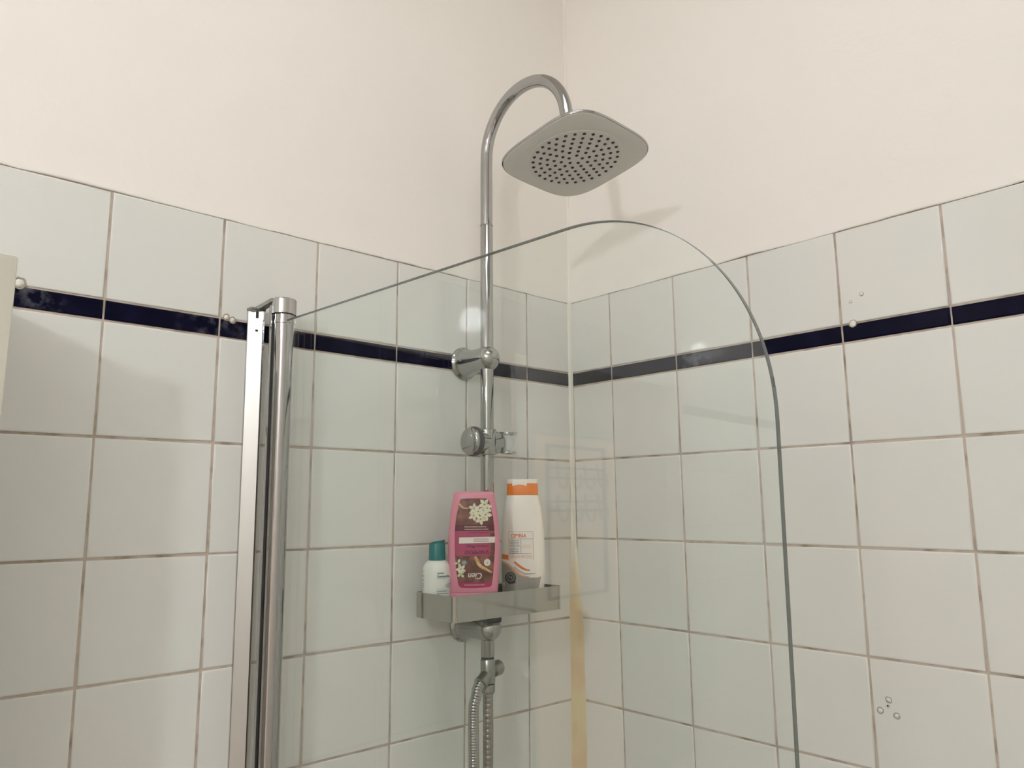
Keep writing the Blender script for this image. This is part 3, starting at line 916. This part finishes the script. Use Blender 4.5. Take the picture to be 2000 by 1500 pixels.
# ------------------------------------------------------------------ glass bath screen
GA = math.radians(3.6)
G0 = Vector((-.655, -.045, 0))
gd = Vector((math.sin(GA), -math.cos(GA), 0)); gn = Vector((math.cos(GA), math.sin(GA), 0))
SC = empty('bath_screen', (G0.x, G0.y, Z0-1.3))
tag(SC, 'clear glass shower screen with rounded top corner on a chrome hinge post', 'shower screen')
top = .0276; R = .205; wd = .7385; bot = -1.3; s0 = .012
prof = [(s0, bot), (wd, bot)]
n = 40
prof += [(wd, -.6)]
for i in range(n+1):
    a = PI/2*i/n
    prof.append((wd-R+R*math.cos(a)**.96, top-R+R*math.sin(a)**.96))
prof += [(s0, top-.0)]
bm = bmesh.new(); T = .0030; ch = .0007
def gp(s, z, off): return G0+gd*s+gn*off+Vector((0, 0, Z0+z))
cxm = wd/2
def inset(i, d):
    s, z = prof[i]; m_ = len(prof)
    a = Vector(prof[i-1]); b = Vector(prof[(i+1) % m_]); t = (b-a).normalized(); nn = Vector((-t.y, t.x))
    return s+nn.x*d, z+nn.y*d
rA = [bm.verts.new(gp(*inset(i, ch), T)) for i in range(len(prof))]
rB = [bm.verts.new(gp(*prof[i], T-ch)) for i in range(len(prof))]
rC_ = [bm.verts.new(gp(*prof[i], -T+ch)) for i in range(len(prof))]
rD = [bm.verts.new(gp(*inset(i, ch), -T)) for i in range(len(prof))]
loft([rA, rB, rC_, rD], bm)
bmesh.ops.recalc_face_normals(bm, faces=bm.faces)
for f in bm.faces:
    f.material_index = 0 if len(f.verts) > 4 else 1
o = finish(bm, 'glass_pane', [m_glass, m_gedge], SC, smooth=False, normals=False)
# hinge post
PC = G0
bm = bmesh.new()
lathe(bm, (PC.x, PC.y, Z0-1.30), (0, 0, 1), [(0, .0150), (1.3225, .0150), (1.323, .0158), (1.3265, .0158), (1.3268, .0150), (1.3355, .0150)], 48, sx=1.08, sy=1)
finish(bm, 'hinge_post', m_chrome, SC, auto=.5)
bm = bmesh.new()
lathe(bm, (PC.x, PC.y, Z0+.0365), (0, 0, 1), [(0, .0170), (.0006, .0182), (.0215, .0182), (.0232, .0170), (.0234, 0)], 48)
finish(bm, 'post_cap', mat('brushed_chrome', (.50, .50, .49), .22, metal=1), SC, auto=.5)
bm = bmesh.new(); lathe(bm, (PC.x, PC.y, Z0+.0600), (0, 0, 1), [(-.001, .003), (.0025, .0028), (.0032, 0)], 12)
finish(bm, 'pivot_pin', m_chrome, SC)
# fin along the post (towards the wall profile)
bm = bmesh.new(); box(bm, (PC.x-.0212, PC.y-.0016, Z0-1.3), (PC.x-.0180, PC.y+.0012, Z0+.048), .0005)
finish(bm, 'post_fin', m_chrome, SC, smooth=False)
bm = bmesh.new(); box(bm, (PC.x-.0180, PC.y-.0010, Z0-1.3), (PC.x-.0140, PC.y+.0010, Z0+.034), .0003)
finish(bm, 'seal_strip', m_black, SC, smooth=False)
# wall profile
pp_ = [(-.6905, -.0002), (-.6905, -.0030), (-.6898, -.0040), (-.6722, -.0142), (-.6700, -.0146), (-.6690, -.0138), (-.6690, -.0002)]
bm = bmesh.new(); loft([[bm.verts.new((x, y, Z0-1.3)) for x, y in pp_], [bm.verts.new((x, y, Z0+.0455)) for x, y in pp_]], bm)
finish(bm, 'wall_profile', mat('polished_aluminium', (.66, .66, .65), .13, metal=1), SC, smooth=False)
bm = bmesh.new(); box(bm, (-.6915, -.0155, Z0+.0457), (-.6680, -.0002, Z0+.0500), .001)
finish(bm, 'profile_cap', m_dull, SC, auto=.3)
bm = bmesh.new(); box(bm, (-.6810, -.0112, Z0+.0350), (-.6765, -.0090, Z0+.0450), .0003)
finish(bm, 'profile_notch', m_rim, SC, smooth=False)
bm = bmesh.new(); box(bm, (-.6810, -.0112, Z0+.0150), (-.6760, -.0090, Z0+.0180), .0003)
finish(bm, 'profile_notch', m_rim, SC, smooth=False)
# link arm from the profile top to the post cap
bm = bmesh.new()
a0 = Vector((-.6760, -.008, Z0+.0495)); a1 = Vector((PC.x-.014, PC.y, Z0+.0565))
dv = (a1-a0).normalized(); sd = dv.cross(Vector((0, 0, 1))).normalized()*.0055; th = Vector((0, 0, .0028))
q = [a0-sd-th, a0+sd-th, a0+sd+th, a0-sd+th]; q2 = [p+(a1-a0) for p in q]
loft([[bm.verts.new(p) for p in q], [bm.verts.new(p) for p in q2]], bm)
finish(bm, 'link_arm', m_dull, SC, smooth=False)

# ------------------------------------------------------------------ mirror cabinet at the left edge
CB = empty('mirror_cabinet', (-1.31, -.08, Z0-.76))
tag(CB, 'white mirror cabinet cut off by the left edge of the photo', 'cabinet')
bm = bmesh.new(); box(bm, (-1.60, -.150, Z0-.76), (-1.022, -.0003, Z0+.012), .004)
finish(bm, 'body', m_whitep, CB, auto=.5)
def door(x0, x1, z0, z1, slant):
    r = .010; pts = []
    for cx, cz, a_ in ((x1-r, z1-r, 0), (x0+r, z1-r, PI/2), (x0+r, z0+r, PI), (x1-r, z0+r, 1.5*PI)):
        for k in range(7):
            a = a_+PI/2*k/6; pts.append((cx+r*math.cos(a), cz+r*math.sin(a)))
    return pts
bm = bmesh.new()
x1t = -1.0093
pts = [(-1.60, -.76), (-1.0210, -.76), (x1t, .0125), (x1t-.0008, .0150), (x1t-.003, .0162), (-1.60, .0172)]
loft([[bm.verts.new((x, -.1702, Z0+z)) for x, z in pts], [bm.verts.new((x, -.1795, Z0+z)) for x, z in pts]], bm)
dr = finish(bm, 'door', m_whitep, CB, smooth=False)
ins = .0009
pts2 = [(-1.598, -.758), (-1.0222, -.758), (x1t-ins, .0122), (x1t-.0015, .0140), (x1t-.0034, .0148), (-1.598, .0158)]
bm = bmesh.new()
loft([[bm.verts.new((x, -.1797, Z0+z)) for x, z in pts2], [bm.verts.new((x, -.1812, Z0+z)) for x, z in pts2]], bm)
mi = finish(bm, 'mirror_glass', m_mirror, dr, smooth=False)
# hinges keep the door off the body
for zz in (-.12, -.60):
    bm = bmesh.new(); box(bm, (-1.20, -.1702, Z0+zz-.02), (-1.10, -.1498, Z0+zz+.02), .002)
    finish(bm, 'hinge', m_dull, CB, smooth=False)

# ------------------------------------------------------------------ what the glass mirrors: door with a hook rack
d1 = empty('door_1', (-3.54, YB, 0)); tag(d1, kind='structure')
bm = bmesh.new(); box(bm, (-3.94, YB-.005, 0), (-3.155, YB+.035, Z0+.135), .002)
finish(bm, 'door_leaf', m_whitep, d1, smooth=False)
bm = bmesh.new(); box(bm, (-3.925, YB-.002, .04), (-3.170, YB+.042, Z0+.120), .002)
gp_ = finish(bm, 'lit_frosted_pane', mat('backlit_frosted_glass', (.7, .5, .4), .6, emit=((1.0, .66, .50), .90)), d1, smooth=False)
bm = bmesh.new()
for lo, hi in (((-4.01, YB-.005, 0), (-3.945, YB+.02, Z0+.20)), ((-3.15, YB-.005, 0), (-3.085, YB+.02, Z0+.20)), ((-3.945, YB-.005, Z0+.14), (-3.15, YB+.02, Z0+.20))):
    box(bm, lo, hi, .002)
finish(bm, 'door_frame', m_whitep, d1, smooth=False)
rk = empty('hook_rack', (-3.52, YB+.06, Z0-.72))
tag(rk, 'grey-green wire hook rack hanging on the door, mirrored in the glass screen', 'hook rack')
yr = YB+.058
x0, x1, zt, zb = -3.775, -3.25, Z0+.070, Z0-.715
bm = bmesh.new(); box(bm, (x0-.008, yr-.008, zt-.008), (x1+.008, yr+.008, zt+.008)); box(bm, (x0-.008, yr-.008, zb-.008), (x1+.008, yr+.008, zb+.008))
box(bm, (x0-.008, yr-.008, zb), (x0+.008, yr+.008, zt)); box(bm, (x1-.008, yr-.008, zb), (x1+.008, yr+.008, zt))
finish(bm, 'frame', m_rack, rk, smooth=False)
for h in (-.045, -.098, -.222, -.270):
    bm = bmesh.new(); tube(bm, [(x0, yr, Z0+h), (x1, yr, Z0+h)], .006, 10); finish(bm, 'bar', m_rack, rk)
for hz in (-.098, -.270):
    for i in range(4):
        xx = x0+.075+i*.125
        P = [(xx, yr+.004, Z0+hz+.09), (xx+.004, yr+.012, Z0+hz+.03), (xx, yr+.02, Z0+hz-.03), (xx, yr+.045, Z0+hz-.055), (xx, yr+.07, Z0+hz-.03), (xx+.01, yr+.075, Z0+hz+.02)]
        bm = bmesh.new(); tube(bm, catmull(P, 5), .005, 8); finish(bm, 'hook', m_rack, rk)

# ------------------------------------------------------------------ old fixing holes in the tiles
def ring_mesh(bm, c, nrm, R, r, wob=0, seed=0, n=26, m=8, arc=1.):
    rnd = random.Random(seed); c = Vector(c); x, y = frame_of(nrm); nv = Vector(nrm).normalized()
    wv = [1+rnd.uniform(-wob, wob) for _ in range(n)]
    rows = []
    N = int(n*arc)
    for i in range(N if arc >= 1 else N+1):
        a = 2*PI*i/n
        d = x*math.cos(a)+y*math.sin(a)
        rows.append([bm.verts.new(c+d*(R*wv[i % n]+r*math.cos(2*PI*k/m))+nv*(r*.55*math.sin(2*PI*k/m))) for k in range(m)])
    prs = list(zip(rows, rows[1:]))+([(rows[-1], rows[0])] if arc >= 1 else [])
    for a, b in prs:
        for k in range(m): bm.faces.new((a[k], a[(k+1) % m], b[(k+1) % m], b[k]))
def plug(loc, nrm, R, kind, label, seed, group=None):
    rt_ = empty('filled_drill_hole', loc); tag(rt_, label, 'drill hole', group)
    nv = Vector(nrm)
    bm = bmesh.new()
    if kind == 'plug':
        lathe(bm, loc, nrm, [(-.001, R), (.0004, R), (.0009, R*.8), (.0012, R*.3), (.0012, 0)], 18)
        finish(bm, 'filler', m_caulkw, rt_)
        bm = bmesh.new(); ring_mesh(bm, loc, nrm, R*1.12, R*.16, .06, seed); finish(bm, 'chipped_rim', m_fillg, rt_)
    elif kind == 'ring':
        ring_mesh(bm, loc, nrm, R, R*.20, .10, seed, n=18); finish(bm, 'chipped_rim', m_fillg, rt_)
        bm = bmesh.new(); lathe(bm, loc, nrm, [(-.001, R*.8), (.0003, R*.8), (.0005, 0)], 16); finish(bm, 'filler', m_caulkw, rt_)
    elif kind == 'hole':
        lathe(bm, loc, nrm, [(-.001, R), (.0003, R), (.0004, 0)], 14); finish(bm, 'hole', m_hole, rt_)
        bm = bmesh.new(); ring_mesh(bm, loc, nrm, R*2.2, R*.35, .1, seed, arc=.6); finish(bm, 'scratch', m_fillg, rt_)
L_, R_ = (0, -1, 0), (-1, 0, 0)
plug((0, -.5812, Z0+.0284), R_, .0048, 'plug', 'round white plug in the top edge of the blue line on the right wall', 1)
plug((0, -.5975, Z0+.0708), R_, .0028, 'plug', 'small white dot of filler high above the blue line, right one of two', 2, 'dots of filler above the blue line')
plug((0, -.5805, Z0+.0622), R_, .0022, 'plug', 'faint small dot of filler above the blue line, left one of two', 3, 'dots of filler above the blue line')
plug((0, -.5925, Z0-.5105), R_, .0040, 'ring', 'pale worn ring, topmost of the marks low on the right wall', 4, 'drill holes low on the right wall')
plug((0, -.5800, Z0-.5265), R_, .0042, 'ring', 'ragged filled hole, leftmost of the marks low on the right wall', 5, 'drill holes low on the right wall')
plug((0, -.6020, Z0-.5300), R_, .0040, 'ring', 'round filled hole, rightmost of the marks low on the right wall', 6, 'drill holes low on the right wall')
plug((0, -.5908, Z0-.5185), R_, .0013, 'hole', 'tiny dark open hole between the marks low on the right wall', 7, 'drill holes low on the right wall')
plug((-.7116, 0, Z0+.0288), L_, .0046, 'ring', 'round filled hole beside the chrome wall profile, right one of two', 8)
plug((-.7205, 0, Z0+.0318), L_, .0046, 'ring', 'ragged filled hole on the left wall at a joint above the blue line', 9)
plug((-.9776, 0, Z0+.0333), L_, .0065, 'ring', 'round filled hole half hidden behind the mirror cabinet', 10)
